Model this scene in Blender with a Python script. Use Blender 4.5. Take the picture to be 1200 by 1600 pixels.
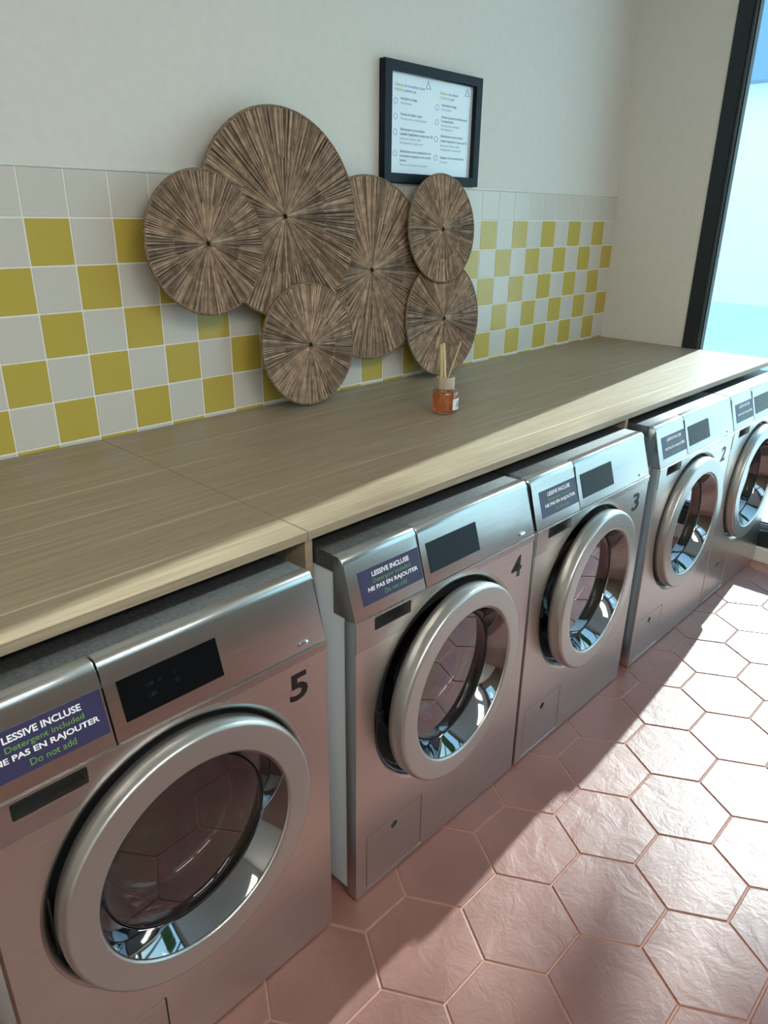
import bpy, bmesh, math, random
from mathutils import Vector, Matrix

for o in list(bpy.data.objects):
    bpy.data.objects.remove(o)
scene = bpy.context.scene
COL = scene.collection
rnd = random.Random(7)

# ------------------------------------------------------------------ camera
F_PX, PPX, PPY = 1141.666, 613.898, 810.057          # in a 1200 x 1600 frame
cam_data = bpy.data.cameras.new('camera')
cam_data.sensor_fit = 'HORIZONTAL'
cam_data.sensor_width = 36.0
cam_data.lens = F_PX / 1200 * 36.0
cam_data.shift_x = (600 - PPX) / 1200
cam_data.shift_y = (PPY - 800) / 1200
cam_data.clip_start = 0.02
cam = bpy.data.objects.new('camera', cam_data)
COL.objects.link(cam)
right = Vector((0.68877, -0.7248, 0.01645))
down = Vector((-0.27027, -0.27776, -0.92185))
fwd = Vector((0.67272, 0.63049, -0.38721))
m = Matrix((right, -down, -fwd)).transposed().to_4x4()
m.translation = Vector((-3.2801, -1.73, 1.3922))
cam.matrix_world = m
scene.camera = cam

# ------------------------------------------------------------------ world, sun, exposure
SUN_TRAVEL = Vector((-2.2, -0.2068, -1.0)).normalized()
SUN_ELEV = math.asin(-SUN_TRAVEL.z)
world = bpy.data.worlds.new('world')
scene.world = world
world.use_nodes = True
wn, wl = world.node_tree.nodes, world.node_tree.links
wn.clear()
# bright hazy sky: pale cyan at the horizon, bluer overhead
tc = wn.new('ShaderNodeTexCoord')
sep = wn.new('ShaderNodeSeparateXYZ')
grad = wn.new('ShaderNodeValToRGB')
grad.color_ramp.elements[0].position = 0.0
grad.color_ramp.elements[0].color = (0.70, 1.0, 1.06, 1)
grad.color_ramp.elements[1].position = 0.8
grad.color_ramp.elements[1].color = (0.42, 0.70, 1.0, 1)
bg = wn.new('ShaderNodeBackground')
bg.inputs['Strength'].default_value = 2.0
wo = wn.new('ShaderNodeOutputWorld')
wl.new(tc.outputs['Generated'], sep.inputs[0])
wl.new(sep.outputs[2], grad.inputs[0])
wl.new(grad.outputs[0], bg.inputs[0])
wl.new(bg.outputs[0], wo.inputs[0])

sun_data = bpy.data.lights.new('sun', 'SUN')
sun_data.energy = 8.5
sun_data.angle = math.radians(0.55)
sun_data.color = (1.0, 0.975, 0.94)
sun = bpy.data.objects.new('sun', sun_data)
COL.objects.link(sun)
sun.location = (8, 1, 5)
sun.rotation_euler = SUN_TRAVEL.to_track_quat('-Z', 'Y').to_euler()

vs = scene.view_settings
vs.view_transform = 'Standard'
vs.look = 'None'
vs.gamma = 1.0
vs.use_curve_mapping = False
vs.exposure = 0.42


# ------------------------------------------------------------------ helpers: materials
def srgb(r, g, b):
    def f(c):
        c /= 255.0
        return c / 12.92 if c <= 0.04045 else ((c + 0.055) / 1.055) ** 2.4
    return (f(r), f(g), f(b), 1.0)


class NT:
    def __init__(self, name):
        self.m = bpy.data.materials.new(name)
        self.m.use_nodes = True
        self.t = self.m.node_tree
        self.t.nodes.clear()
        self.out = self.n('ShaderNodeOutputMaterial')

    def n(self, typ, **kw):
        nd = self.t.nodes.new(typ)
        for k, v in kw.items():
            if k in nd.inputs:
                nd.inputs[k].default_value = v
            else:
                setattr(nd, k, v)
        return nd

    def l(self, a, b):
        self.t.links.new(a, b)

    def principled(self, **kw):
        p = self.n('ShaderNodeBsdfPrincipled')
        for k, v in kw.items():
            p.inputs[k.replace('_', ' ')].default_value = v
        self.l(p.outputs[0], self.out.inputs[0])
        return p

    def ramp(self, fac, stops):
        r = self.n('ShaderNodeValToRGB')
        els = r.color_ramp.elements
        while len(els) < len(stops):
            els.new(0.5)
        for e, (p, c) in zip(els, stops):
            e.position = p
            e.color = c
        self.l(fac, r.inputs[0])
        return r

    def noise(self, scale, detail=3, vec=None, mscale=None, rough=0.5):
        nz = self.n('ShaderNodeTexNoise')
        nz.inputs['Scale'].default_value = scale
        nz.inputs['Detail'].default_value = detail
        nz.inputs['Roughness'].default_value = rough
        if vec is None:
            vec = self.n('ShaderNodeTexCoord').outputs['Object']
        if mscale:
            mp = self.n('ShaderNodeMapping')
            mp.inputs['Scale'].default_value = mscale
            self.l(vec, mp.inputs['Vector'])
            vec = mp.outputs[0]
        self.l(vec, nz.inputs['Vector'])
        return nz

    def bump(self, height, p, strength=0.2, dist=0.01):
        b = self.n('ShaderNodeBump')
        b.inputs['Strength'].default_value = strength
        b.inputs['Distance'].default_value = dist
        self.l(height, b.inputs['Height'])
        self.l(b.outputs[0], p.inputs['Normal'])
        return b


def simple(name, col, rough=0.5, metal=0.0, **kw):
    t = NT(name)
    p = t.principled(Base_Color=col, Roughness=rough, Metallic=metal, **kw)
    return t.m


def noisy(name, c1, c2, scale, rough=0.5, metal=0.0, mscale=None, bump=0.0, bdist=0.002, detail=4):
    t = NT(name)
    p = t.principled(Roughness=rough, Metallic=metal)
    nz = t.noise(scale, detail, mscale=mscale)
    r = t.ramp(nz.outputs['Fac'], [(0.3, c1), (0.7, c2)])
    t.l(r.outputs[0], p.inputs['Base Color'])
    if bump:
        t.bump(nz.outputs['Fac'], p, bump, bdist)
    return t.m


M = {}
M['paint'] = noisy('wall_paint', srgb(221, 217, 208), srgb(225, 221, 213), 40, 0.75, bump=0.05, bdist=0.001)
M['taupe'] = simple('taupe_dimming_paint', srgb(122, 110, 98), 0.7)  # unseen front wall, darkened so the steel fronts reflect less light
M['ceiling'] = simple('ceiling_paint', srgb(232, 230, 226), 0.8)
M['grout_wall'] = simple('white_grout', srgb(236, 236, 228), 0.7)
M['grout_floor'] = noisy('floor_grout', srgb(158, 114, 99), srgb(174, 130, 114), 60, 0.85)
M['tile_white'] = simple('white_wall_tile', srgb(212, 207, 197), 0.22)
M['tile_yellow'] = simple('yellow_wall_tile', srgb(196, 174, 80), 0.22)
M['trim_white'] = simple('white_trim', srgb(222, 222, 214), 0.35)
M['frame_dark'] = simple('charcoal_aluminium', srgb(40, 46, 52), 0.4, 0.3)
M['bead'] = simple('grey_glazing_bead', srgb(84, 96, 98), 0.35, 0.5)
M['gasket'] = simple('black_rubber', srgb(20, 22, 24), 0.5)
M['dark'] = simple('dark_cavity', srgb(22, 22, 23), 0.7)
M['gasket_grey'] = simple('grey_door_seal', srgb(38, 40, 42), 0.55)
M['chrome'] = simple('dark_chrome', (0.26, 0.265, 0.28, 1), 0.05, 1.0)
M['silver'] = simple('satin_silver', srgb(188, 188, 184), 0.34, 0.85)
M['mark'] = simple('bright_metal', (0.8, 0.8, 0.8, 1), 0.15, 1.0)
M['enamel'] = simple('pale_enamel', srgb(205, 212, 216), 0.3)
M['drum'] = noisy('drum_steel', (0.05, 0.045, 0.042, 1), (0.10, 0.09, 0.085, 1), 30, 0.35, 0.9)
M['black_gloss'] = simple('black_glass', (0.004, 0.005, 0.006, 1), 0.06, 0.0, **{'Specular_IOR_Level': 0.14})
M['screen_icon'] = simple('faint_screen_icon', srgb(44, 48, 52), 0.3)
M['sticker'] = simple('violet_sticker', srgb(52, 49, 84), 0.4)
M['txt_white'] = simple('white_print', srgb(240, 240, 240), 0.5)
M['txt_green'] = simple('green_print', srgb(100, 150, 60), 0.5)
M['txt_black'] = simple('black_print', srgb(14, 14, 15), 0.45)
M['txt_grey'] = simple('grey_print', srgb(120, 130, 140), 0.5)
M['txt_blue'] = simple('blue_print', srgb(60, 110, 170), 0.5)
M['txt_lime'] = simple('lime_print', srgb(170, 185, 70), 0.5)
M['paper'] = simple('white_paper', srgb(236, 240, 244), 0.6)
M['pic_frame'] = simple('dark_blue_black_frame', srgb(12, 24, 34), 0.5, 0.0, **{'Specular_IOR_Level': 0.25})
M['wood_collar'] = noisy('pale_wood_collar', srgb(170, 150, 128), srgb(205, 190, 170), 60, 0.5, mscale=(1, 1, 0.2))
M['reed'] = simple('reed_wood', srgb(222, 200, 150), 0.6)
M['outside_ground'] = noisy('pavement', srgb(186, 190, 188), srgb(222, 224, 222), 90, 0.9, bump=0.3)
M['facade'] = noisy('pale_facade', srgb(240, 244, 242), srgb(246, 249, 247), 3, 0.8)
M['facade_blue'] = simple('blue_grey_cladding', srgb(120, 150, 180), 0.5)
M['leaf'] = noisy('leaves', srgb(50, 84, 40), srgb(90, 124, 60), 6, 0.6)
M['bark'] = noisy('bark', srgb(80, 66, 54), srgb(110, 94, 78), 10, 0.9)


def mat_brushed(name, c1, c2, rough):
    t = NT(name)
    p = t.principled(Metallic=1.0, Roughness=rough)
    nz = t.noise(9.0, 3, mscale=(0.6, 40, 40))
    r = t.ramp(nz.outputs['Fac'], [(0.3, c1), (0.7, c2)])
    t.l(r.outputs[0], p.inputs['Base Color'])
    fine = t.noise(60.0, 2, mscale=(0.5, 20, 20))
    t.bump(fine.outputs['Fac'], p, 0.04, 0.001)
    return t.m


M['steel'] = mat_brushed('brushed_steel', (0.60, 0.575, 0.55, 1), (0.67, 0.645, 0.62, 1), 0.30)
M['steel_panel'] = mat_brushed('brushed_steel_panel', (0.47, 0.46, 0.445, 1), (0.53, 0.52, 0.50, 1), 0.27)
M['steel_lid'] = noisy('lid_steel', (0.13, 0.135, 0.14, 1), (0.20, 0.205, 0.21, 1), 160, 0.38, 0.9)


def mat_floor_tile():
    t = NT('terracotta_hex_tile')
    p = t.principled(Roughness=0.42)
    p.inputs['Specular IOR Level'].default_value = 0.85
    info = t.n('ShaderNodeObjectInfo')
    geo = t.n('ShaderNodeNewGeometry')
    big = t.noise(5.0, 4, vec=geo.outputs['Position'])
    r = t.ramp(big.outputs['Fac'], [(0.3, srgb(124, 81, 71)), (0.7, srgb(140, 96, 85))])
    hsv = t.n('ShaderNodeHueSaturation')
    mr = t.n('ShaderNodeMapRange')
    mr.inputs['To Min'].default_value = 0.94
    mr.inputs['To Max'].default_value = 1.06
    t.l(info.outputs['Random'], mr.inputs['Value'])
    t.l(mr.outputs[0], hsv.inputs['Value'])
    t.l(r.outputs[0], hsv.inputs['Color'])
    t.l(hsv.outputs[0], p.inputs['Base Color'])
    # hand-moulded relief
    add = t.n('ShaderNodeVectorMath', operation='ADD')
    sc = t.n('ShaderNodeVectorMath', operation='SCALE')
    comb = t.n('ShaderNodeCombineXYZ')
    t.l(info.outputs['Random'], comb.inputs[0])
    t.l(info.outputs['Random'], comb.inputs[1])
    t.l(comb.outputs[0], sc.inputs[0])
    sc.inputs['Scale'].default_value = 37.0
    t.l(geo.outputs['Position'], add.inputs[0])
    t.l(sc.outputs[0], add.inputs[1])
    n1 = t.noise(16.0, 5, vec=add.outputs[0], rough=0.58)
    n1.inputs['Distortion'].default_value = 0.7
    n2 = t.noise(120.0, 3, vec=add.outputs[0])
    mx = t.n('ShaderNodeMath', operation='MULTIPLY_ADD')
    t.l(n2.outputs['Fac'], mx.inputs[0])
    mx.inputs[1].default_value = 0.12
    t.l(n1.outputs['Fac'], mx.inputs[2])
    t.bump(mx.outputs[0], p, 0.38, 0.006)
    rr = t.ramp(n1.outputs['Fac'], [(0.3, (0.38,) * 3 + (1,)), (0.7, (0.50,) * 3 + (1,))])
    t.l(rr.outputs[0], p.inputs['Roughness'])
    return t.m


M['floor_tile'] = mat_floor_tile()


def mat_wood(name):
    t = NT(name)
    p = t.principled(Roughness=0.42)
    geo = t.n('ShaderNodeNewGeometry')
    pos = geo.outputs['Position']
    br = t.n('ShaderNodeTexBrick')
    br.offset = 0.37
    br.inputs['Scale'].default_value = 1.0
    br.inputs['Brick Width'].default_value = 60.0
    br.inputs['Row Height'].default_value = 0.133
    br.inputs['Mortar Size'].default_value = 0.0034
    br.inputs['Mortar Smooth'].default_value = 0.6
    br.inputs['Color1'].default_value = (0.42, 0.42, 0.42, 1)
    br.inputs['Color2'].default_value = (0.58, 0.58, 0.58, 1)
    br.inputs['Mortar'].default_value = (1, 1, 1, 1)
    sh = t.n('ShaderNodeMapping')
    sh.inputs['Location'].default_value = (0, 0.055, 0)
    t.l(pos, sh.inputs['Vector'])
    t.l(sh.outputs[0], br.inputs['Vector'])
    g1 = t.noise(6.0, 6, vec=pos, mscale=(0.7, 22, 22), rough=0.6)
    g2 = t.noise(30.0, 3, vec=pos, mscale=(0.6, 20, 20), rough=0.6)
    a = t.n('ShaderNodeMath', operation='MULTIPLY_ADD')
    t.l(g2.outputs['Fac'], a.inputs[0])
    a.inputs[1].default_value = 0.45
    t.l(g1.outputs['Fac'], a.inputs[2])
    r = t.ramp(a.outputs[0], [(0.48, srgb(141, 124, 101)), (0.72, srgb(156, 139, 115)), (0.95, srgb(170, 154, 130))])
    lm_ = t.noise(1.3, 2, vec=pos, mscale=(1.0, 9.0, 1.0))
    lr = t.ramp(lm_.outputs['Fac'], [(0.45, (0, 0, 0, 1)), (0.6, (0.75, 0.75, 0.75, 1))])
    lf = t.n('ShaderNodeMath', operation='MULTIPLY')
    t.l(br.outputs['Fac'], lf.inputs[0])
    t.l(lr.outputs[0], lf.inputs[1])
    mx = t.n('ShaderNodeMix', data_type='RGBA')
    t.l(lf.outputs[0], mx.inputs[0])
    t.l(r.outputs[0], mx.inputs[6])
    mx.inputs[7].default_value = srgb(206, 194, 172)
    t.l(mx.outputs[2], p.inputs['Base Color'])
    t.bump(g2.outputs['Fac'], p, 0.08, 0.001)
    return t.m


M['wood'] = mat_wood('oak_laminate')


def mat_glass_sheet(name, tint=(1, 1, 1, 1), film=None, rough=0.0, base=0.04):
    """thin sheet: passes light straight through, reflects by Fresnel"""
    t = NT(name)
    tr = t.n('ShaderNodeBsdfTransparent')
    tr.inputs[0].default_value = tint
    gl = t.n('ShaderNodeBsdfGlossy')
    gl.inputs['Roughness'].default_value = rough
    fr = t.n('ShaderNodeFresnel')
    geo = t.n('ShaderNodeNewGeometry')
    ior = t.n('ShaderNodeMath', operation='MULTIPLY_ADD')      # same reflectance from both sides of the sheet
    ior.inputs[1].default_value = 1 / 1.52 - 1.52
    ior.inputs[2].default_value = 1.52
    t.l(geo.outputs['Backfacing'], ior.inputs[0])
    t.l(ior.outputs[0], fr.inputs[0])
    mul = t.n('ShaderNodeMath', operation='MULTIPLY')
    mul.use_clamp = True
    mul.inputs[1].default_value = base
    t.l(fr.outputs[0], mul.inputs[0])
    mix = t.n('ShaderNodeMixShader')
    t.l(mul.outputs[0], mix.inputs[0])
    t.l(tr.outputs[0], mix.inputs[1])
    t.l(gl.outputs[0], mix.inputs[2])
    t.l(mix.outputs[0], t.out.inputs[0])
    if film:
        nz = t.noise(7.0, 2)
        r = t.ramp(nz.outputs['Fac'], film)
        t.l(r.outputs[0], gl.inputs['Color'])
    return t.m


M['glass_window'] = mat_glass_sheet('window_glass', (0.88, 0.975, 0.99, 1), base=1.0)
M['glass_door'] = mat_glass_sheet('door_glass', (0.62, 0.60, 0.60, 1), base=2.3,
    film=[(0.30, (0.95, 0.82, 0.80, 1)), (0.42, (0.85, 0.86, 1.0, 1)), (0.52, (1.0, 0.84, 0.90, 1)),
          (0.62, (0.86, 0.98, 0.86, 1)), (0.72, (0.95, 0.86, 1.0, 1))])
M['glass_bowl'] = mat_glass_sheet('bowl_glass', (0.80, 0.78, 0.78, 1), base=2.4)
M['glass_picture'] = mat_glass_sheet('picture_cover', (0.98, 0.99, 1, 1), base=1.7, rough=0.04)
M['glass_bottle'] = mat_glass_sheet('bottle_glass', (0.97, 0.93, 0.9, 1), base=2.0)


def mat_liquid():
    t = NT('amber_liquid')
    p = t.principled(Base_Color=srgb(246, 150, 78), Roughness=0.02, IOR=1.36)
    p.inputs['Transmission Weight'].default_value = 0.75
    return t.m


M['liquid'] = mat_liquid()


def mat_seagrass():
    t = NT('twisted_seagrass')
    p = t.principled(Roughness=0.75)
    at = t.n('ShaderNodeAttribute', attribute_name='strand')
    nz = t.noise(45.0, 3)
    r = t.ramp(nz.outputs['Fac'], [(0.3, (0.62, 0.60, 0.58, 1)), (0.7, (1.15, 1.12, 1.1, 1))])
    mx = t.n('ShaderNodeMix', data_type='RGBA', blend_type='MULTIPLY')
    mx.inputs[0].default_value = 1.0
    t.l(at.outputs['Color'], mx.inputs[6])
    t.l(r.outputs[0], mx.inputs[7])
    t.l(mx.outputs[2], p.inputs['Base Color'])
    return t.m


M['seagrass'] = mat_seagrass()
M['seagrass_rim'] = noisy('seagrass_cord', srgb(98, 78, 58), srgb(150, 126, 98), 120, 0.8, bump=0.6, bdist=0.003)
M['seagrass_back'] = simple('seagrass_backing', srgb(72, 55, 42), 0.9)
M['black_metal'] = simple('black_wire', srgb(24, 24, 24), 0.5, 0.6)


# ------------------------------------------------------------------ helpers: geometry
def link(name, mesh, mat=None, parent=None, smooth=False):
    o = bpy.data.objects.new(name, mesh)
    COL.objects.link(o)
    if mat is not None and not mesh.materials:
        mesh.materials.append(M[mat] if isinstance(mat, str) else mat)
    if smooth:
        mesh.shade_smooth()
        try:
            mesh.set_sharp_from_angle(angle=math.radians(38))
        except Exception:
            pass
    if parent is not None:
        o.parent = parent
    return o


def tag(o, label, cat=None, group=None, kind=None):
    o['label'] = label
    if cat:
        o['category'] = cat
    if group:
        o['group'] = group
    if kind:
        o['kind'] = kind
    return o


def struct(o, label=None):
    o['kind'] = 'structure'
    if label:
        o['label'] = label
    return o


def empty(name, loc=(0, 0, 0)):
    o = bpy.data.objects.new(name, None)
    o.empty_display_size = 0.05
    COL.objects.link(o)
    o.location = loc
    return o


def mesh_from(bm, name='mesh'):
    bmesh.ops.recalc_face_normals(bm, faces=bm.faces)
    me = bpy.data.meshes.new(name)
    bm.to_mesh(me)
    bm.free()
    return me


def add_box(bm, x0, x1, y0, y1, z0, z1):
    vs_ = [bm.verts.new((x, y, z)) for z in (z0, z1) for x, y in ((x0, y0), (x1, y0), (x1, y1), (x0, y1))]
    for f in ((0, 3, 2, 1), (4, 5, 6, 7), (0, 1, 5, 4), (1, 2, 6, 5), (2, 3, 7, 6), (3, 0, 4, 7)):
        bm.faces.new([vs_[i] for i in f])


def box_mesh(x0, x1, y0, y1, z0, z1, bevel=0.0, seg=2):
    bm = bmesh.new()
    add_box(bm, x0, x1, y0, y1, z0, z1)
    if bevel:
        bmesh.ops.bevel(bm, geom=list(bm.edges), offset=bevel, segments=seg, affect='EDGES', profile=0.5)
    return mesh_from(bm, 'box')


def lathe_mesh(prof, n=96, axis='y', closed=False, cx=0, cz=0):
    """prof: list of (r, a) with a along the axis"""
    bm = bmesh.new()
    rings = []
    for r, a in prof:
        if r < 1e-6:
            p = (cx, a, cz) if axis == 'y' else (cx, cz, a)
            rings.append([bm.verts.new(p)])
        else:
            ring = []
            for i in range(n):
                t = 2 * math.pi * i / n
                c, s = r * math.cos(t), r * math.sin(t)
                ring.append(bm.verts.new((cx + c, a, cz + s) if axis == 'y' else (cx + c, cz + s, a)))
            rings.append(ring)
    pairs = list(zip(rings, rings[1:]))
    if closed:
        pairs.append((rings[-1], rings[0]))
    for A, B in pairs:
        for i in range(n):
            j = (i + 1) % n
            if len(A) == 1 and len(B) == 1:
                continue
            if len(A) == 1:
                bm.faces.new((A[0], B[i], B[j]))
            elif len(B) == 1:
                bm.faces.new((A[i], A[j], B[0]))
            else:
                bm.faces.new((A[i], A[j], B[j], B[i]))
    return mesh_from(bm, 'lathe')


def eval_mesh(curve, name):
    ob = bpy.data.objects.new(name, curve)
    COL.objects.link(ob)
    dg = bpy.context.evaluated_depsgraph_get()
    me = bpy.data.meshes.new_from_object(ob.evaluated_get(dg), depsgraph=dg)
    bpy.data.objects.remove(ob)
    bpy.data.curves.remove(curve)
    return me


def plate_mesh(loops, y0, y1, bevel=0.0):
    """flat plate in the xz plane (outer loop first, then holes), from y0 (front) to y1"""
    cu = bpy.data.curves.new('plate', 'CURVE')
    cu.dimensions = '2D'
    cu.fill_mode = 'BOTH'
    cu.extrude = max(1e-5, abs(y1 - y0) / 2 - bevel)
    cu.bevel_depth = bevel
    cu.bevel_resolution = 1
    cu.offset = -bevel
    for lp in loops:
        sp = cu.splines.new('POLY')
        sp.points.add(len(lp) - 1)
        for pnt, (x, z) in zip(sp.points, lp):
            pnt.co = (x, z, 0, 1)
        sp.use_cyclic_u = True
    me = eval_mesh(cu, 'plate')
    yc = (y0 + y1) / 2
    me.transform(Matrix(((1, 0, 0, 0), (0, 0, -1, yc), (0, 1, 0, 0), (0, 0, 0, 1))))
    return me


def rect(x0, x1, z0, z1, r=0.0, n=4):
    if not r:
        return [(x0, z0), (x1, z0), (x1, z1), (x0, z1)]
    pts = []
    for cx, cz, a0 in ((x1 - r, z0 + r, -90), (x1 - r, z1 - r, 0), (x0 + r, z1 - r, 90), (x0 + r, z0 + r, 180)):
        for i in range(n + 1):
            a = math.radians(a0 + 90 * i / n)
            pts.append((cx + r * math.cos(a), cz + r * math.sin(a)))
    return pts


def circle(cx, cz, r, n=96):
    return [(cx + r * math.cos(2 * math.pi * i / n), cz + r * math.sin(2 * math.pi * i / n)) for i in range(n)]


def text_mesh(s, size, align='LEFT', bold=0.0, extrude=0.0002, squeeze=1.0):
    """lettering in the xz plane facing -y, baseline at origin"""
    cu = bpy.data.curves.new('lettering', 'FONT')
    cu.body = s
    cu.size = size
    cu.align_x = align
    cu.offset = bold * size
    cu.extrude = extrude
    cu.resolution_u = 3
    me = eval_mesh(cu, 'lettering')
    me.transform(Matrix(((squeeze, 0, 0, 0), (0, 0, -1, 0), (0, 1, 0, 0), (0, 0, 0, 1))))
    return me


def fit_text(s, width, height, bold=0.0, extrude=0.0002):
    """lettering scaled to an exact cap height and width, lower-left corner at the origin"""
    me = text_mesh(s, 1.0, bold=bold, extrude=0.0)
    xs = [v.co.x for v in me.vertices]
    zs = [v.co.z for v in me.vertices]
    sx, sz = width / (max(xs) - min(xs)), height / (max(zs) - min(zs))
    for v in me.vertices:
        v.co = ((v.co.x - min(xs)) * sx, -extrude, (v.co.z - min(zs)) * sz)
    return me


def join_meshes(parts):
    """parts: list of (mesh, Matrix)"""
    bm = bmesh.new()
    for me, mx in parts:
        me = me.copy()
        me.transform(mx)
        bm.from_mesh(me)
        bpy.data.meshes.remove(me)
    out = bpy.data.meshes.new('joined')
    bm.to_mesh(out)
    bm.free()
    return out


def tube_mesh(p0, p1, r0, r1=None, n=12, cap=True):
    r1 = r0 if r1 is None else r1
    p0, p1 = Vector(p0), Vector(p1)
    q = (p1 - p0).to_track_quat('Z', 'Y')
    bm = bmesh.new()
    A = [bm.verts.new(p0 + q @ Vector((r0 * math.cos(2 * math.pi * i / n), r0 * math.sin(2 * math.pi * i / n), 0))) for i in range(n)]
    B = [bm.verts.new(p1 + q @ Vector((r1 * math.cos(2 * math.pi * i / n), r1 * math.sin(2 * math.pi * i / n), 0))) for i in range(n)]
    for i in range(n):
        j = (i + 1) % n
        bm.faces.new((A[i], A[j], B[j], B[i]))
    if cap:
        bm.faces.new(A[::-1])
        bm.faces.new(B)
    return mesh_from(bm, 'tube')


# ------------------------------------------------------------------ the room
X_R = -0.014          # face of the right wall
X_L = -5.6            # left wall, behind the camera's view
Y_F = -3.7            # wall behind the camera
H = 2.75
TILE_TOP = 1.4679
CT = 0.8593           # worktop top
CB = 0.8408           # worktop underside
CF = -0.7965          # worktop front edge

floor = struct(link('floor', box_mesh(X_L - 0.2, X_R + 0.1, Y_F - 0.2, 0.15, -0.12, -0.0022), 'grout_floor'))
ceiling = struct(link('ceiling', box_mesh(X_L - 0.2, 0.2, Y_F - 0.2, 0.15, H, H + 0.12), 'ceiling'))
wall_back = struct(link('wall_back', box_mesh(X_L - 0.2, 0.2, 0.0, 0.15, -0.1, H), 'paint'))
wall_left = struct(link('wall_left', box_mesh(X_L - 0.15, X_L, Y_F - 0.1, 0.0, -0.002, H), 'paint'))
WZ0, WZ1 = 1.75, 2.6  # opening for an added, unseen strip window that brightens the room
wall_front = struct(link('wall_front', plate_mesh([[(X_L, -0.002), (0.2, -0.002), (0.2, H), (X_L, H)], rect(-5.0, -1.4, WZ0, WZ1)], Y_F - 0.15, Y_F), 'taupe'))
fill_win = struct(empty('added_fill_window', (0, Y_F - 0.07, 0)), 'unseen high strip window added for fill light behind the viewer')
WX = [-5.0, -3.8, -2.6, -1.4]
link('window_frame', plate_mesh([rect(-5.0, -1.4, WZ0, WZ1)] + [rect(a + 0.04, b_ - 0.04, WZ0 + 0.05, WZ1 - 0.05) for a, b_ in zip(WX, WX[1:])], -0.03, 0.03), 'frame_dark', fill_win)
for a, b_ in zip(WX, WX[1:]):
    link('pane', box_mesh(a + 0.03, b_ - 0.03, -0.003, 0.003, WZ0 + 0.04, WZ1 - 0.04), 'glass_window', fill_win)
bm = bmesh.new()
add_box(bm, X_R, X_R + 0.2, -0.406, 0.0, -0.002, H)
add_box(bm, X_R, X_R + 0.2, Y_F, -0.406, 2.62, H)
wall_right = struct(link('wall_right', mesh_from(bm), 'paint'))

# hexagonal floor tiles: flats parallel to the back wall
S = 0.12439
HX, HY = -2.0891, -1.2878
JOINT = 0.0046


def hex_mesh(seed=0):
    ap = S - JOINT / math.sqrt(3)
    bm = bmesh.new()
    ring = lambda r, z: [bm.verts.new((r * math.cos(math.radians(60 * k)), r * math.sin(math.radians(60 * k)), z)) for k in range(6)]
    a, b, c = ring(ap, -0.006), ring(ap, -0.0012), ring(ap - 0.0018, 0.0)
    for A, B in ((a, b), (b, c)):
        for i in range(6):
            j = (i + 1) % 6
            bm.faces.new((A[i], A[j], B[j], B[i]))
    bm.faces.new(c)
    return mesh_from(bm, 'hex')


hex_me = hex_mesh()
hex_me.materials.append(M['floor_tile'])
far = []
for ci in range(-22, 14):
    for ri in range(-14, 9):
        x = HX + 1.5 * S * ci
        y = HY + math.sqrt(3) * S * (ri + (0.5 if ci % 2 else 0.0))
        if not (X_L + 0.1 < x < -0.16 and Y_F + 0.1 < y < -0.05):
            continue
        depth = (Vector((x, y, 0)) - cam.location).dot(fwd)
        u = v = -9999
        if depth > 0.2:
            d = Vector((x, y, 0)) - cam.location
            u = PPX + F_PX * d.dot(right) / depth
            v = PPY + F_PX * d.dot(down) / depth
        if -150 < u < 1400 and -50 < v < 1850 and y < -0.76:
            o = link('floor_tile', hex_me, parent=floor)
            o.location = (x, y, rnd.uniform(-0.0004, 0.0003))
        else:
            far.append((hex_me, Matrix.Translation((x, y, 0))))
fo = link('floor_tile_field', join_meshes(far), 'floor_tile', parent=floor)
fo['kind'] = 'stuff'

# square wall tiles
GJ = 0.0036
t_full = box_mesh(GJ / 2, 0.1 - GJ / 2, -0.0075, 0.002, GJ / 2, 0.1 - GJ / 2, 0.0009, 1)
t_slip = box_mesh(GJ / 2, 0.1 - GJ / 2, -0.0075, 0.002, 0.1 - 0.0094, 0.1 - GJ / 2, 0.0006, 1)
meshes = {}
for nm, src in (('f', t_full), ('s', t_slip)):
    for colr in ('white', 'yellow'):
        c = src.copy()
        c.materials.append(M['tile_' + colr])
        meshes[nm + colr] = c
NCOL = 34
for c in range(NCOL):
    for j in range(7):
        colr = 'yellow' if (j >= 1 and (c + j) % 2 == 0) else 'white'
        o = link('wall_tile', meshes[('s' if j == 6 else 'f') + colr], parent=wall_back)
        o.location = (-0.1 * (c + 1) + X_R * 0.4, 0, TILE_TOP - 0.1 * (j + 1))
grout = link('grout', box_mesh(-0.1 * NCOL, X_R, -0.0062, 0.001, CB, TILE_TOP), 'grout_wall', wall_back)
tr = struct(link('trim_1', box_mesh(-0.1 * NCOL, X_R, -0.0095, 0.0, TILE_TOP - 0.001, TILE_TOP + 0.006, 0.001, 1), 'trim_white'),
            'thin white edging strip along the top of the wall tiles')

# window in the right wall
win = struct(empty('window_1', (0, 0, 0)), 'tall shop window in a charcoal metal frame')
bm = bmesh.new()
WY1 = Y_F + 0.05
add_box(bm, X_R - 0.006, 0.07, -0.464, -0.406, 0.0, 2.62)
frame_j = link('window_frame', mesh_from(bm), 'frame_dark', win)
link('window_frame', box_mesh(X_R - 0.006, 0.07, WY1, WY1 + 0.06, 0.0, 2.62, 0.002, 1), 'frame_dark', win)
link('window_frame', box_mesh(X_R - 0.006, 0.07, WY1 + 0.06, -0.464, 2.56, 2.62, 0.002, 1), 'frame_dark', win)
link('window_frame', box_mesh(X_R - 0.03, 0.07, WY1 + 0.06, -0.464, 0.062, 0.138, 0.003, 2), 'frame_dark', win)
link('mullion', box_mesh(X_R - 0.006, 0.07, -2.16, -2.10, 0.138, 2.56, 0.002, 1), 'frame_dark', win)
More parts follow.
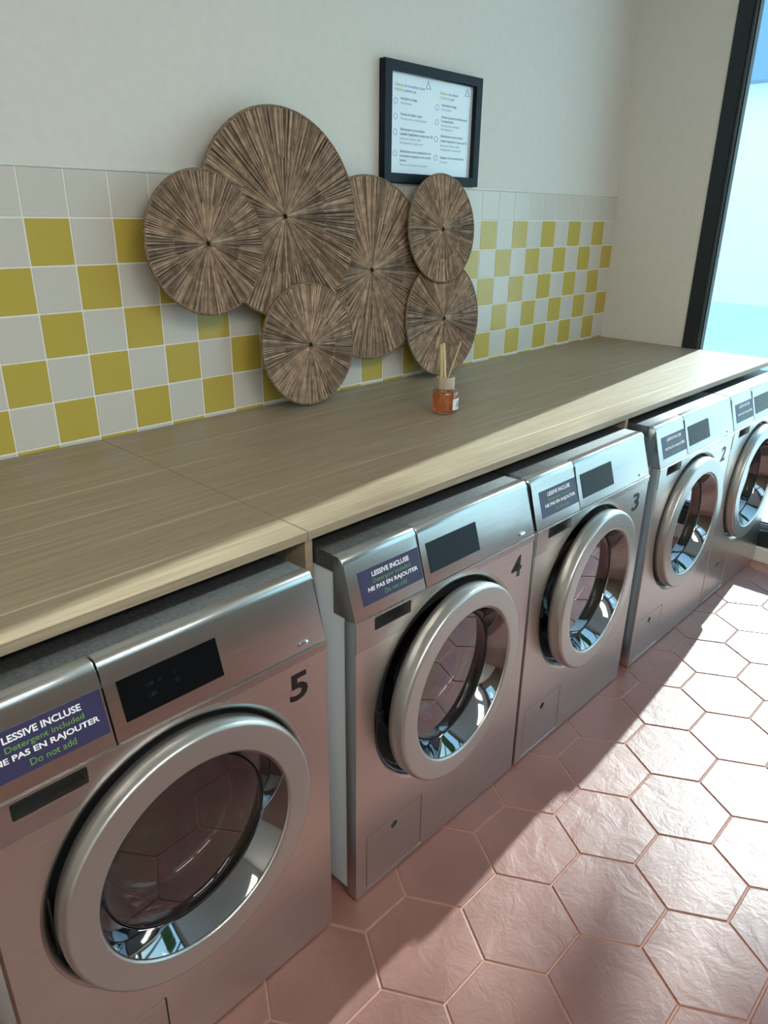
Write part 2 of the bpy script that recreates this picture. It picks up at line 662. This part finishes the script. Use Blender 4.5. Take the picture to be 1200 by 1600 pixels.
link('glazing_bead', box_mesh(X_R + 0.004, 0.03, -0.477, -0.464, 0.138, 2.56, 0.002, 2), 'bead', win)
link('glazing_bead', box_mesh(X_R + 0.0, 0.03, -2.10, -0.464, 0.138, 0.158, 0.002, 2), 'bead', win)
link('glazing_bead', box_mesh(X_R + 0.0, 0.03, WY1 + 0.06, -2.16, 0.138, 0.158, 0.002, 2), 'bead', win)
link('seal', box_mesh(X_R + 0.008, 0.026, -0.483, -0.477, 0.158, 2.56), 'gasket', win)
link('seal', box_mesh(X_R + 0.008, 0.026, -2.10, -0.483, 0.158, 0.164), 'gasket', win)
link('pane', box_mesh(0.010, 0.016, -2.12, -0.478, 0.150, 2.57), 'glass_window', win)
link('pane', box_mesh(0.010, 0.016, WY1 + 0.05, -2.14, 0.150, 2.57), 'glass_window', win)
curb = struct(link('baseboard_right', box_mesh(-0.062, 0.08, Y_F, -0.41, -0.002, 0.062, 0.002, 1), 'trim_white'),
              'low pale plinth under the shop window')

# unseen ceiling lamps, added as fill light for the room
M['lamp'] = NT('added_lamp_glow').m
_t = M['lamp'].node_tree
_e = _t.nodes.new('ShaderNodeEmission')
_e.inputs[0].default_value = (1.0, 0.90, 0.78, 1)
_e.inputs[1].default_value = 19.0
_t.links.new(_e.outputs[0], _t.nodes['Material Output'].inputs[0])
for lx, ly, lab in ((-4.3, -3.0, 'unseen fill lamp added on the ceiling toward the left wall'), (-2.5, -3.0, 'unseen fill lamp added on the ceiling over the middle of the room')):
    cl = empty('added_fill_lamp', (lx, ly, H))
    tag(cl, lab, 'lamp', 'added fill lamps')
    link('housing', plate_mesh([rect(-0.72, 0.72, -0.20, 0.20), rect(-0.70, 0.70, -0.18, 0.18)], -0.02, 0.0), 'trim_white', cl).rotation_euler = (math.pi / 2, 0, 0)
    link('diffuser', box_mesh(-0.70, 0.70, -0.18, 0.18, -0.014, -0.001), 'lamp', cl)

# ------------------------------------------------------------------ outside
grd = struct(link('ground_outside', box_mesh(0.085, 40, -30, 30, -0.25, -0.05), 'outside_ground'))
b = empty('building', (11, 9, -0.05))
tag(b, 'pale building across the street with a blue-grey upper storey', 'building')
link('ground_storey', box_mesh(0, 8, -7.3, 14, 0, 3.5), 'facade', b)
link('upper_storey', box_mesh(-0.4, 8, -7.3, 14, 3.5, 6.2), 'facade_blue', b)

# unseen tree, added to keep the sun off the near part of the floor
tree = empty('added_shade_tree', (15.0, -3.28, -0.10))
tag(tree, 'unseen leafy tree added outside the window to shade the floor', 'tree')
link('trunk', tube_mesh((0, 0, 0), (0.05, 0.02, 9.0), 0.28, 0.14, 14), 'bark', tree, smooth=True)
rt = random.Random(11)
lv, lf = [], []
while len(lf) < 7000:
    p_ = Vector((rt.uniform(-1, 1), rt.uniform(-1, 1), rt.uniform(-1, 1)))
    if abs(p_.x) ** 8 + abs(p_.y) ** 8 + abs(p_.z) ** 8 > 1.0:
        continue
    c_ = Vector((p_.x * 0.4, p_.y * 3.95, 10.15 + p_.z * 2.2))
    e1 = Vector((rt.gauss(0, 1), rt.gauss(0, 1), rt.gauss(0, 1))).normalized()
    e2 = e1.cross(Vector((rt.gauss(0, 1), rt.gauss(0, 1), rt.gauss(0, 1)))).normalized()
    L_ = rt.uniform(0.22, 0.38)
    b0 = len(lv)
    lv += [tuple(c_ - e1 * L_), tuple(c_ + e2 * L_ * 0.45), tuple(c_ + e1 * L_), tuple(c_ - e2 * L_ * 0.45)]
    lf.append((b0, b0 + 1, b0 + 2, b0 + 3))
lm = bpy.data.meshes.new('foliage')
lm.from_pydata(lv, [], lf)
fo_ = link('foliage', lm, 'leaf', tree)
fo_['kind'] = 'stuff'

# ------------------------------------------------------------------ worktop and its supports
SEAM = -2.5072
wt = link('worktop', box_mesh(SEAM + 0.0006, X_R - 0.001, CF, -0.0085, CB, CT, 0.0008, 1), 'wood')
tag(wt, 'long pale oak laminate worktop running from the seam to the window', 'worktop')
wt2 = link('worktop', box_mesh(-4.45, SEAM - 0.0006, CF, -0.0085, CB, CT, 0.0008, 1), 'wood')
tag(wt2, 'pale oak laminate worktop section above the machine numbered 5', 'worktop')


def support(x0, label):
    t = empty('worktop_support', (x0, -0.79, 0))
    tag(t, label, 'panel', 'oak panels holding up the worktop')
    link('board', box_mesh(0, 0.0175, 0, 0.74, 0.0, CB - 0.0005, 0.0006, 1), 'wood', t)
    link('bracket', box_mesh(-0.026, 0.0, 0.05, 0.11, CB - 0.03, CB - 0.001, 0.001, 1), 'gasket', t)
    return t


support(-2.5095, 'upright oak board under the worktop seam, between the two nearest machines')
support(-1.2825, 'upright oak board under the unbroken worktop, between the third and second machines')

# ------------------------------------------------------------------ washing machines
W = 0.583
FY = -0.899
DCX, DCZ = W / 2, 0.446
TAU = math.atan2(0.0325, 0.107)      # lean of the control panel


def on_panel(x, z, off):
    """point on the slanted control panel at local x and height z, off metres proud of it"""
    y = (z - 0.7005) * math.tan(TAU)
    return Vector((x, y - off * math.cos(TAU), z + off * math.sin(TAU)))


def panel_mesh(x0, x1):
    prof = [(0.0, 0.7005), (0.0325, 0.8075)]
    # rounded top edge
    c = Vector((0.0445, 0.8075 - 0.0035))
    for a in (160, 140, 120, 105, 92):
        prof.append((c.x + 0.0125 * math.cos(math.radians(a)), c.y + 0.0165 * math.sin(math.radians(a))))
    prof += [(0.060, 0.8205), (0.060, 0.7005)]
    bm = bmesh.new()
    A = [bm.verts.new((x0, y, z)) for y, z in prof]
    B = [bm.verts.new((x1, y, z)) for y, z in prof]
    n = len(prof)
    ends = [bm.faces.new(A), bm.faces.new(B[::-1])]
    for i in range(n):
        j = (i + 1) % n
        bm.faces.new((A[i], B[i], B[j], A[j]))
    edges = [e for f in ends for e in f.edges]
    edges += [e for e in bm.edges if all(abs(v.co.y) < 1e-6 for v in e.verts) and e not in edges]
    bmesh.ops.bevel(bm, geom=edges, offset=0.0022, segments=2, affect='EDGES', profile=0.5)
    return mesh_from(bm, 'panel')


def arc(r, a0, a1, n=40):
    return [(DCX + r * math.cos(math.radians(a0 + (a1 - a0) * i / n)), DCZ + r * math.sin(math.radians(a0 + (a1 - a0) * i / n))) for i in range(n + 1)]


def slanted(me):
    """lay a mesh drawn in the xz plane (front = -y) onto the control panel"""
    me.transform(Matrix.Rotation(-TAU, 4, 'X'))
    return me


def make_parts():
    """meshes shared by all machines: list of (name, mesh, material, parent index, smooth, label)"""
    P = []
    # casing and lid
    cb = bmesh.new()
    add_box(cb, 0.004, W - 0.004, 0.0305, 0.70, 0.012, 0.783)
    bmesh.ops.bevel(cb, geom=list(cb.edges), offset=0.004, segments=2, affect='EDGES', profile=0.5)
    bmesh.ops.delete(cb, geom=[f for f in cb.faces if all(v.co.y < 0.031 for v in f.verts)], context='FACES')
    P.append(('casing', mesh_from(cb), 'enamel', None, True, 'pale enamelled side casing'))
    P.append(('lid', box_mesh(0.001, W - 0.001, 0.055, 0.70, 0.785, 0.8205, 0.003, 2), 'steel_lid', None, True, None))
    # front plate with the holes of the door and the filter flap
    P.append(('front_plate', plate_mesh([rect(0, W, 0.003, 0.6998, 0.003), circle(DCX, DCZ, 0.2405, 128),
                                         rect(0.031, 0.209, 0.0145, 0.163, 0.003), rect(0.0475, 0.1505, 0.6665, 0.696, 0.002)], 0.0, 0.030, 0.0016), 'steel', None, True, None))
    # soft dish around the door
    P.append(('door_recess', lathe_mesh([(0.2412, 0.0008), (0.2385, 0.0014), (0.2345, 0.0036), (0.2310, 0.0072), (0.2285, 0.0120), (0.2272, 0.018),
                                         (0.2266, 0.029), (0.222, 0.031)], 128, cx=DCX, cz=DCZ), 'steel', None, True, None))
    P.append(('door_seal', lathe_mesh([(0.2275, 0.030), (0.205, 0.0295), (0.185, 0.034), (0.172, 0.050), (0.168, 0.075), (0.175, 0.11)],
                                      96, cx=DCX, cz=DCZ), 'gasket_grey', None, True, 'dark rubber door seal'))
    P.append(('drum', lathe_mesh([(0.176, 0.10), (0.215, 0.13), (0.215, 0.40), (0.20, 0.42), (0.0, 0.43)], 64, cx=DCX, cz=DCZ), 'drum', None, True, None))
    # fascia band over the front plate, with the drawer grip
    R1 = 0.2495
    a_l = 180 - math.degrees(math.asin((0.636 - DCZ) / R1))
    a_r = math.degrees(math.asin((0.683 - DCZ) / R1))
    band = [(0.0, 0.636)] + arc(R1, a_l, a_r) + [(W, 0.683), (W, 0.6996), (0.0, 0.6996)]
    P.append(('fascia_band', plate_mesh([band, rect(0.048, 0.150, 0.667, 0.6955, 0.003)], -0.0016, 0.0006, 0.0005), 'steel_panel', None, True, None))
    P.append(('drawer_grip', plate_mesh([rect(0.0465, 0.1515, 0.6655, 0.697, 0.003), rect(0.0485, 0.1495, 0.6675, 0.695, 0.003)], -0.0019, 0.0005, 0.0003),
              'steel_panel', None, True, None))
    hb = bmesh.new()
    add_box(hb, 0.0472, 0.1508, 0.001, 0.0285, 0.6662, 0.6963)
    hb.faces.ensure_lookup_table()
    bmesh.ops.delete(hb, geom=[f for f in hb.faces if all(abs(v.co.y - 0.001) < 1e-6 for v in f.verts)], context='FACES')
    P.append(('grip_hollow', mesh_from(hb), 'gasket_grey', None, False, 'dark finger hollow of the detergent drawer'))
    # filter flap
    P.append(('filter_flap', plate_mesh([rect(0.0330, 0.2070, 0.0165, 0.1610, 0.002), circle(0.117, 0.139, 0.0100, 20)], 0.0006, 0.004, 0.0005), 'steel', None, True, None))
    P.append(('flap_cavity', box_mesh(0.0305, 0.2095, 0.006, 0.029, 0.014, 0.1635), 'bead', None, False, None))
    # control panel in two pieces
    P.append(('drawer_front', panel_mesh(0.0, 0.1955), 'steel_panel', None, True, None))
    P.append(('control_panel', panel_mesh(0.1980, W), 'steel_panel', None, True, None))
    P.append(('latch', box_mesh(DCX - 0.2225, DCX - 0.2185, 0.010, 0.034, DCZ - 0.055, DCZ + 0.055, 0.0015, 1), 'gasket_grey', None, False, None))
    P.append(('latch_hook', box_mesh(DCX - 0.219, DCX - 0.205, 0.006, 0.028, DCZ - 0.014, DCZ + 0.014, 0.002, 1), 'dark', None, False, None))
    # sticker with four lines of print
    sl = math.hypot(0.062, 0.062 * math.tan(TAU))        # slant length
    st = slanted(box_mesh(0, 0.164, -0.0004, 0.0002, 0, sl))
    P.append(('sticker', st, 'sticker', None, False, 'violet notice with white and green lettering'))
    si = len(P) - 1
    lines = [('LESSIVE INCLUSE', 'txt_white', 0.034, 0.135, 0.0475, 0.0098, 0.026),
             ('Detergent included', 'txt_green', 0.034, 0.136, 0.0325, 0.0105, 0.005),
             ('NE PAS EN RAJOUTER', 'txt_white', 0.018, 0.154, 0.0198, 0.0105, 0.026),
             ('Do not add', 'txt_green', 0.058, 0.118, 0.0068, 0.0092, 0.005)]
    for s, mt, xa, xb, z, h, bo in lines:
        me = fit_text(s, xb - xa, h, bo, 0.0006)
        me.transform(Matrix.Translation((xa, 0, z)))
        P.append(('lettering', slanted(me), mt, si, False, None))
    # display
    P.append(('display', slanted(box_mesh(0, 0.162, -0.0009, 0.0004, 0, 0.0625, 0.0003, 1)), 'black_gloss', None, False, 'black glass display'))
    P.append(('badge', slanted(box_mesh(-0.010, 0.010, -0.0022, 0.001, -0.003, 0.003, 0.0008, 2)), 'mark', None, True, None))
    return P, si


PARTS, STICKER_I = make_parts()
LOC = {'sticker': on_panel(0.0285, 0.7225, 0.0002), 'lettering': Vector((0, 0, 0)), 'display': on_panel(0.2165, 0.7240, 0.0),
       'badge': on_panel(0.534, 0.713, 0.0)}

# door: origin on the hinge at its right edge, axis through the ring's centre at local x = -HR
HR = 0.218
ring_me = lathe_mesh([(0.176, 0.0120), (0.2215, 0.0120), (0.2235, 0.0100), (0.2255, -0.0040), (0.2261, -0.0090), (0.2262, -0.0110), (0.2245, -0.0205), (0.2240, -0.0225), (0.2222, -0.0255),
                      (0.2195, -0.0270), (0.2180, -0.0272), (0.2165, -0.0273), (0.1815, -0.0273), (0.1800, -0.0273), (0.1775, -0.0268), (0.1755, -0.0252), (0.1745, -0.0230), (0.1742, -0.0215), (0.1740, -0.012)], 144, closed=True, cx=-HR)
bezel_me = lathe_mesh([(0.1742, -0.0225), (0.1722, -0.0222), (0.1660, -0.0130), (0.1580, 0.0010), (0.1510, 0.0140), (0.1475, 0.0210), (0.1475, 0.030),
                       (0.172, 0.020), (0.1742, -0.012)], 128, closed=True, cx=-HR)
pane_me = lathe_mesh([(0.1480, 0.0190), (0.100, 0.0186), (0.05, 0.0184), (0.0, 0.0183)], 96, cx=-HR)
bowl_me = lathe_mesh([(0.1470, 0.024), (0.140, 0.028), (0.134, 0.040), (0.130, 0.065), (0.124, 0.080), (0.112, 0.090), (0.104, 0.0905), (0.098, 0.094),
                      (0.06, 0.104), (0.0, 0.108)], 96, cx=-HR)
rim_me = lathe_mesh([(0.1480, 0.0185), (0.1486, 0.0176), (0.1478, 0.0168), (0.1468, 0.0172), (0.1466, 0.0182), (0.1472, 0.0190)], 96, closed=True, cx=-HR)
DOOR_SUB = [('bezel', bezel_me, 'chrome', 'mirror-bright conical bezel'), ('bezel_edge', rim_me, 'gasket_grey', None),
            ('door_glass', pane_me, 'glass_door', 'glossy round door glass'), ('glass_bowl', bowl_me, 'glass_bowl', None)]
for me, mt in ((ring_me, 'silver'),):
    me.materials.append(M[mt])

MACHINES = [  # left edge, door angle, number, label
    (-3.141, 1.5, '5', 'stainless steel washing machine numbered 5, nearest the viewer'),
    (-2.488, 4.3, '4', 'stainless steel washing machine numbered 4, with pale side casing showing right of an oak board'),
    (-1.893, 3.4, '3', 'stainless steel washing machine numbered 3, middle of the five, mirroring sunlit floor in its door'),
    (-1.238, 0.5, '2', 'stainless steel washing machine numbered 2 with its round door shut'),
    (-0.650, 0.5, None, 'stainless steel washing machine beside the shop window, farthest of the row')]
for xl, ang, num, label in MACHINES:
    root = empty('washing_machine', (xl, FY, 0.0))
    tag(root, label, 'washing machine', 'washing machines under the worktop')
    objs = []
    for name, me, mt, par, sm, lab in PARTS:
        o = link(name, me, mt, root if par is None else objs[par], smooth=sm)
        if par is None and name in LOC:
            o.location = LOC[name]
        if lab:
            o['label'] = lab
        objs.append(o)
    if num == '5':
        disp = objs[[p[0] for p in PARTS].index('display')]
        for s, x, z, h, w_ in (('120', 0.040, 0.036, 0.005, 0.011), ('120', 0.040, 0.020, 0.006, 0.012), ('min', 0.058, 0.038, 0.003, 0.007),
                               ('C', 0.084, 0.038, 0.004, 0.004), ('O', 0.084, 0.025, 0.005, 0.006)):
            me = fit_text(s, w_, h, 0.0, 0.0012)
            me.transform(Matrix.Translation((x, 0, z)))
            link('screen_icon', slanted(me), 'screen_icon', disp)
    if num:
        me = fit_text(num, 0.040, 0.054, 0.022, 0.0)
        me.transform(Matrix.Translation((0.498, -0.0006, 0.6085)))
        o = link('number', me, 'txt_black', root)
        o['label'] = 'black adhesive numeral ' + num
    door = link('door', ring_me, None, root, smooth=True)
    door['label'] = 'round silver door ring'
    door.location = (DCX + HR, 0, DCZ)
    door.rotation_euler = (0, 0, math.radians(ang))
    for name, me, mt, lab in DOOR_SUB:
        o = link(name, me, mt, door, smooth=True)
        if lab:
            o['label'] = lab

# ------------------------------------------------------------------ seagrass discs
TL = math.atan(0.07)
art = empty('wall_decoration', (0, -0.080, CT))
art.rotation_euler = (-TL, 0, 0)
tag(art, 'decoration of six overlapping round woven seagrass discs leaning on the tiled wall', 'wall decor')


def disc_meshes(Rd, seed):
    rr = random.Random(seed)
    verts, faces, cols = [], [], []
    n1 = int(130 + 420 * Rd)

    def strand(a, r0, r1, lift, k):
        tone = rr.random()
        shade = 0.55 + 1.25 * tone ** 1.5
        c = (0.395 * shade, 0.285 * shade, 0.200 * shade, 1)
        base = len(verts)
        steps = 6
        wob = rr.uniform(-0.006, 0.006)
        half = math.pi / n1 * rr.uniform(0.34, 0.62) * k
        for s in range(steps + 1):
            f = s / steps
            r = r0 + (r1 - r0) * f
            aa = a + wob * math.sin(3.1 * f + tone * 6)
            hw = max(half, 0.0007 / r)
            hw = min(hw, 0.0021 / r)
            z = lift + 0.0012 * math.sin(f * 5 + tone * 9)
            for da, dz in ((-hw, -0.0006), (-hw * 0.4, 0.0026), (hw * 0.4, 0.0026), (hw, -0.0006)):
                verts.append((r * math.cos(aa + da), -(z + dz), r * math.sin(aa + da)))
                cols.append(c)
        for s in range(steps):
            for q in range(3):
                i = base + s * 4 + q
                faces.append((i, i + 1, i + 5, i + 4))
    for i in range(n1):
        a = 2 * math.pi * (i + rr.uniform(-0.35, 0.35)) / n1
        strand(a, 0.0090 + rr.uniform(0, 0.006), Rd - 0.002, 0.0040 + rr.uniform(0, 0.002), 1.0)
    for i in range(n1):
        a = 2 * math.pi * (i + 0.5 + rr.uniform(-0.35, 0.35)) / n1
        strand(a, Rd * rr.uniform(0.53, 0.56), Rd - 0.002, 0.0034 + rr.uniform(0, 0.0022), 1.0)
    for i in range(int(n1 * 0.45)):
        a = 2 * math.pi * rr.random()
        strand(a, Rd * rr.uniform(0.05, 0.16), Rd * rr.uniform(0.55, 0.575), 0.0056, 0.9)
    me = bpy.data.meshes.new('strands')
    me.from_pydata(verts, [], faces)
    ca = me.color_attributes.new('strand', 'FLOAT_COLOR', 'POINT')
    for i, c in enumerate(cols):
        ca.data[i].color = c
    for p in me.polygons:
        p.use_smooth = True
    rim = lathe_mesh([(Rd - 0.0035 + 0.0036 * math.cos(t), -0.0045 + 0.0042 * math.sin(t)) for t in [2 * math.pi * k / 8 for k in range(8)]], 120, closed=True)
    back = lathe_mesh([(0.007, -0.0028), (Rd - 0.004, -0.0028), (Rd - 0.004, 0.0018), (0.007, 0.0018)], 96, closed=True)
    eye = lathe_mesh([(0.0084 + 0.0022 * math.cos(t), -0.0075 + 0.002 * math.sin(t)) for t in [2 * math.pi * k / 8 for k in range(8)]], 24, closed=True)
    return me, rim, back, eye


DISCS = [  # x, height along the lean, radius, layer, label
    (-1.947, 0.516, 0.264, 0.014, 'largest disc, at the top of the decoration'),
    (-2.205, 0.451, 0.170, 0.028, 'medium disc at the far left of the decoration'),
    (-1.902, 0.1755, 0.171, 0.028, 'medium disc standing on the worktop, front of the decoration'),
    (-1.615, 0.367, 0.267, 0.000, 'large disc at the back, between the others'),
    (-1.307, 0.481, 0.167, 0.028, 'medium disc overlapping the framed notice'),
    (-1.290, 0.1970, 0.1920, 0.014, 'disc standing on the worktop behind the reed diffuser')]
for k, (x, h, r, off, lab) in enumerate(DISCS):
    st, rim, back, eye = disc_meshes(r, 40 + k)
    d = link('woven_disc', back, 'seagrass_back', art)
    d.location = (x, -off, h)
    d['label'] = lab
    s = link('strands', st, 'seagrass', d)
    s['kind'] = 'stuff'
    link('rim', rim, 'seagrass_rim', d, smooth=True)
    link('eyelet', eye, 'seagrass_rim', d, smooth=True)
# wire that carries the discs
rods = []
c0 = [Vector((x, 0.004 - off, h)) for x, h, r, off, l in DISCS]
for a, b_ in ((1, 0), (0, 2), (0, 3), (3, 4), (3, 5), (4, 5)):
    rods.append((tube_mesh((c0[a].x, 0.006, c0[a].z), (c0[b_].x, 0.006, c0[b_].z), 0.003, n=8), Matrix()))
link('support_wire', join_meshes(rods), 'black_metal', art)

# ------------------------------------------------------------------ framed notice
PX0, PX1, PZ0, PZ1 = -1.527, -1.063, 1.4755, 1.801
pf = empty('framed_notice', ((PX0 + PX1) / 2, 0, PZ0))
tag(pf, 'dark framed laundry instruction notice hanging on the wall above the tiles', 'picture frame')
wf, hf = PX1 - PX0, PZ1 - PZ0
link('frame', plate_mesh([rect(-wf / 2, wf / 2, 0, hf), rect(-wf / 2 + 0.031, wf / 2 - 0.031, 0.027, hf - 0.027)], -0.026, -0.001, 0.0012), 'pic_frame', pf)
paper = link('paper', box_mesh(-wf / 2 + 0.029, wf / 2 - 0.029, -0.0095, -0.004, 0.025, hf - 0.025), 'paper', pf)


def wavy_sheet(x0, x1, z0, z1, y, nx=26, nz=22):
    rr = random.Random(3)
    bm = bmesh.new()
    g = []
    for i in range(nx + 1):
        col_ = []
        for j in range(nz + 1):
            u, v = i / nx, j / nz
            w = 0.0007 * math.sin(9 * u + 5 * v * v + 1.0) * v + 0.0005 * math.sin(21 * u - 8 * v) * v * v
            col_.append(bm.verts.new((x0 + (x1 - x0) * u, y - abs(w) - rr.uniform(0, 0.00006), z0 + (z1 - z0) * v)))
        g.append(col_)
    for i in range(nx):
        for j in range(nz):
            bm.faces.new((g[i][j], g[i + 1][j], g[i + 1][j + 1], g[i][j + 1]))
    return mesh_from(bm)


link('clear_cover', wavy_sheet(-wf / 2 + 0.030, wf / 2 - 0.030, 0.026, hf - 0.026, -0.0115), 'glass_picture', pf, smooth=True)


def note(s, x, z, h, mt, bold=0.0):
    me = text_mesh(s, h * 1.45, bold=bold, extrude=0.0001)
    me.transform(Matrix.Translation((x, -0.0099, z + 0.012 + (z - 0.04) * 0.04)))
    link('lettering', me, mt, paper)


LX, RX = -wf / 2 + 0.084, 0.044
note('Utilisation', LX - 0.028, 0.243, 0.0075, 'txt_lime', 0.01)
note('de la machine à laver', LX + 0.018, 0.243, 0.0075, 'txt_blue', 0.01)
note('Washing', LX - 0.028, 0.231, 0.0075, 'txt_lime', 0.01)
note('machine use', LX + 0.014, 0.231, 0.0075, 'txt_blue', 0.01)
note('Introduire le linge', LX, 0.210, 0.007, 'txt_black', 0.012)
note('Insert laundry', LX, 0.199, 0.006, 'txt_grey')
note('Fermez le hublot, dosez', LX, 0.170, 0.007, 'txt_black', 0.012)
note('Close the door and add detergent', LX, 0.159, 0.006, 'txt_grey')
note('Sélectionnez votre machine', LX, 0.131, 0.007, 'txt_black', 0.012)
note("installez l'application et payez par CB", LX, 0.119, 0.007, 'txt_black', 0.012)
note('Select your machine, install', LX, 0.107, 0.006, 'txt_grey')
note('the application or pay by card', LX, 0.096, 0.006, 'txt_grey')
note('Sélectionnez votre température sur', LX, 0.073, 0.007, 'txt_black', 0.012)
note('la machine et appuyez sur la touche', LX, 0.061, 0.007, 'txt_black', 0.012)
note('lecture', LX, 0.049, 0.007, 'txt_black', 0.012)
note('Choose your temperature on the machine', LX, 0.038, 0.0052, 'txt_grey')
note('Utilisation', RX - 0.012, 0.241, 0.0075, 'txt_lime', 0.01)
note('du séchoir', RX + 0.034, 0.241, 0.0075, 'txt_blue', 0.01)
note('Tumble dryer', RX - 0.012, 0.229, 0.0075, 'txt_lime', 0.01)
note('use', RX + 0.046, 0.229, 0.0075, 'txt_blue', 0.01)
note('Introduire le linge', RX, 0.210, 0.007, 'txt_black', 0.012)
note('Insert clothes', RX, 0.199, 0.006, 'txt_grey')
note('Fermez la porte et sélectionnez', RX, 0.178, 0.007, 'txt_black', 0.012)
note('la température', RX, 0.167, 0.007, 'txt_black', 0.012)
note('Close the door and select', RX, 0.155, 0.006, 'txt_grey')
note('the temperature', RX, 0.145, 0.006, 'txt_grey')
note('Sélectionnez votre machine', RX, 0.126, 0.007, 'txt_black', 0.012)
note("installez l'application ou payez par CB", RX, 0.113, 0.0062, 'txt_black', 0.012)
note('Select your machine, install', RX, 0.100, 0.006, 'txt_grey')
note('the application or pay by card', RX, 0.089, 0.006, 'txt_grey')
note('Appuyez sur la touche lecture', RX, 0.066, 0.007, 'txt_black', 0.012)
note('Press start', RX, 0.054, 0.006, 'txt_grey')
for x, z in ((LX - 0.022, 0.207), (LX - 0.022, 0.166), (LX - 0.022, 0.124), (LX - 0.022, 0.066), (RX - 0.022, 0.207), (RX - 0.022, 0.166), (RX - 0.022, 0.118), (RX - 0.022, 0.064)):
    link('icon', plate_mesh([circle(x, z + 0.016, 0.0085, 24), circle(x, z + 0.016, 0.0072, 24)], -0.0100, -0.0094), 'txt_blue', paper)
for x in (-0.034, 0.160):
    link('logo', plate_mesh([[(x, 0.268), (x + 0.022, 0.268), (x + 0.009, 0.292)], [(x + 0.003, 0.2695), (x + 0.018, 0.2695), (x + 0.009, 0.287)]], -0.0100, -0.0094), 'txt_blue', paper)

# ------------------------------------------------------------------ reed diffuser
rd = empty('reed_diffuser', (-1.672, -0.419, CT))
tag(rd, 'small glass reed diffuser of amber liquid with a wooden collar, standing on the worktop', 'diffuser')
link('bottle', lathe_mesh([(0.0, 0.0004), (0.030, 0.0004), (0.0355, 0.003), (0.0385, 0.010), (0.0390, 0.030), (0.0385, 0.056), (0.0370, 0.063), (0.0320, 0.0675),
                           (0.0240, 0.070), (0.0225, 0.074), (0.0225, 0.090)], 64, axis='z'), 'glass_bottle', rd, smooth=True)
link('liquid', lathe_mesh([(0.0, 0.005), (0.030, 0.005), (0.0348, 0.010), (0.0365, 0.030), (0.0362, 0.0590), (0.0, 0.0590)], 64, axis='z'), 'liquid', rd, smooth=True)
link('collar', lathe_mesh([(0.0235, 0.0705), (0.0258, 0.0710), (0.0262, 0.073), (0.0262, 0.101), (0.0252, 0.103), (0.0200, 0.103), (0.0190, 0.101), (0.0190, 0.0705)], 48, axis='z', closed=True),
     'wood_collar', rd, smooth=True)
link('reed', tube_mesh((0.004, -0.004, 0.012), (-0.012, 0.004, 0.197), 0.0042, n=12), 'reed', rd, smooth=True)
link('reed', tube_mesh((-0.006, 0.004, 0.012), (-0.017, 0.008, 0.194), 0.0038, n=12), 'reed', rd, smooth=True)
link('reed', tube_mesh((-0.022, 0.010, 0.010), (0.044, -0.014, 0.199), 0.0018, n=8), 'reed', rd, smooth=True)


def curved_label(r, a0, a1, z0, z1, n=12):
    bm = bmesh.new()
    A, B = [], []
    for i in range(n + 1):
        a = math.radians(a0 + (a1 - a0) * i / n)
        A.append(bm.verts.new((r * math.cos(a), r * math.sin(a), z0)))
        B.append(bm.verts.new((r * math.cos(a), r * math.sin(a), z1)))
    for i in range(n):
        bm.faces.new((A[i], A[i + 1], B[i + 1], B[i]))
    return mesh_from(bm)


lab = link('label', curved_label(0.0396, -105, -28, 0.014, 0.046), 'paper', rd, smooth=True)
for z, h, a0, a1, mt in ((0.036, 0.0020, -82, -58, 'txt_grey'), (0.030, 0.0028, -86, -52, 'txt_black'), (0.024, 0.0026, -90, -48, 'txt_black'), (0.019, 0.0014, -80, -58, 'txt_grey')):
    link('print_line', curved_label(0.0399, a0, a1, z, z + h, 6), mt, lab)
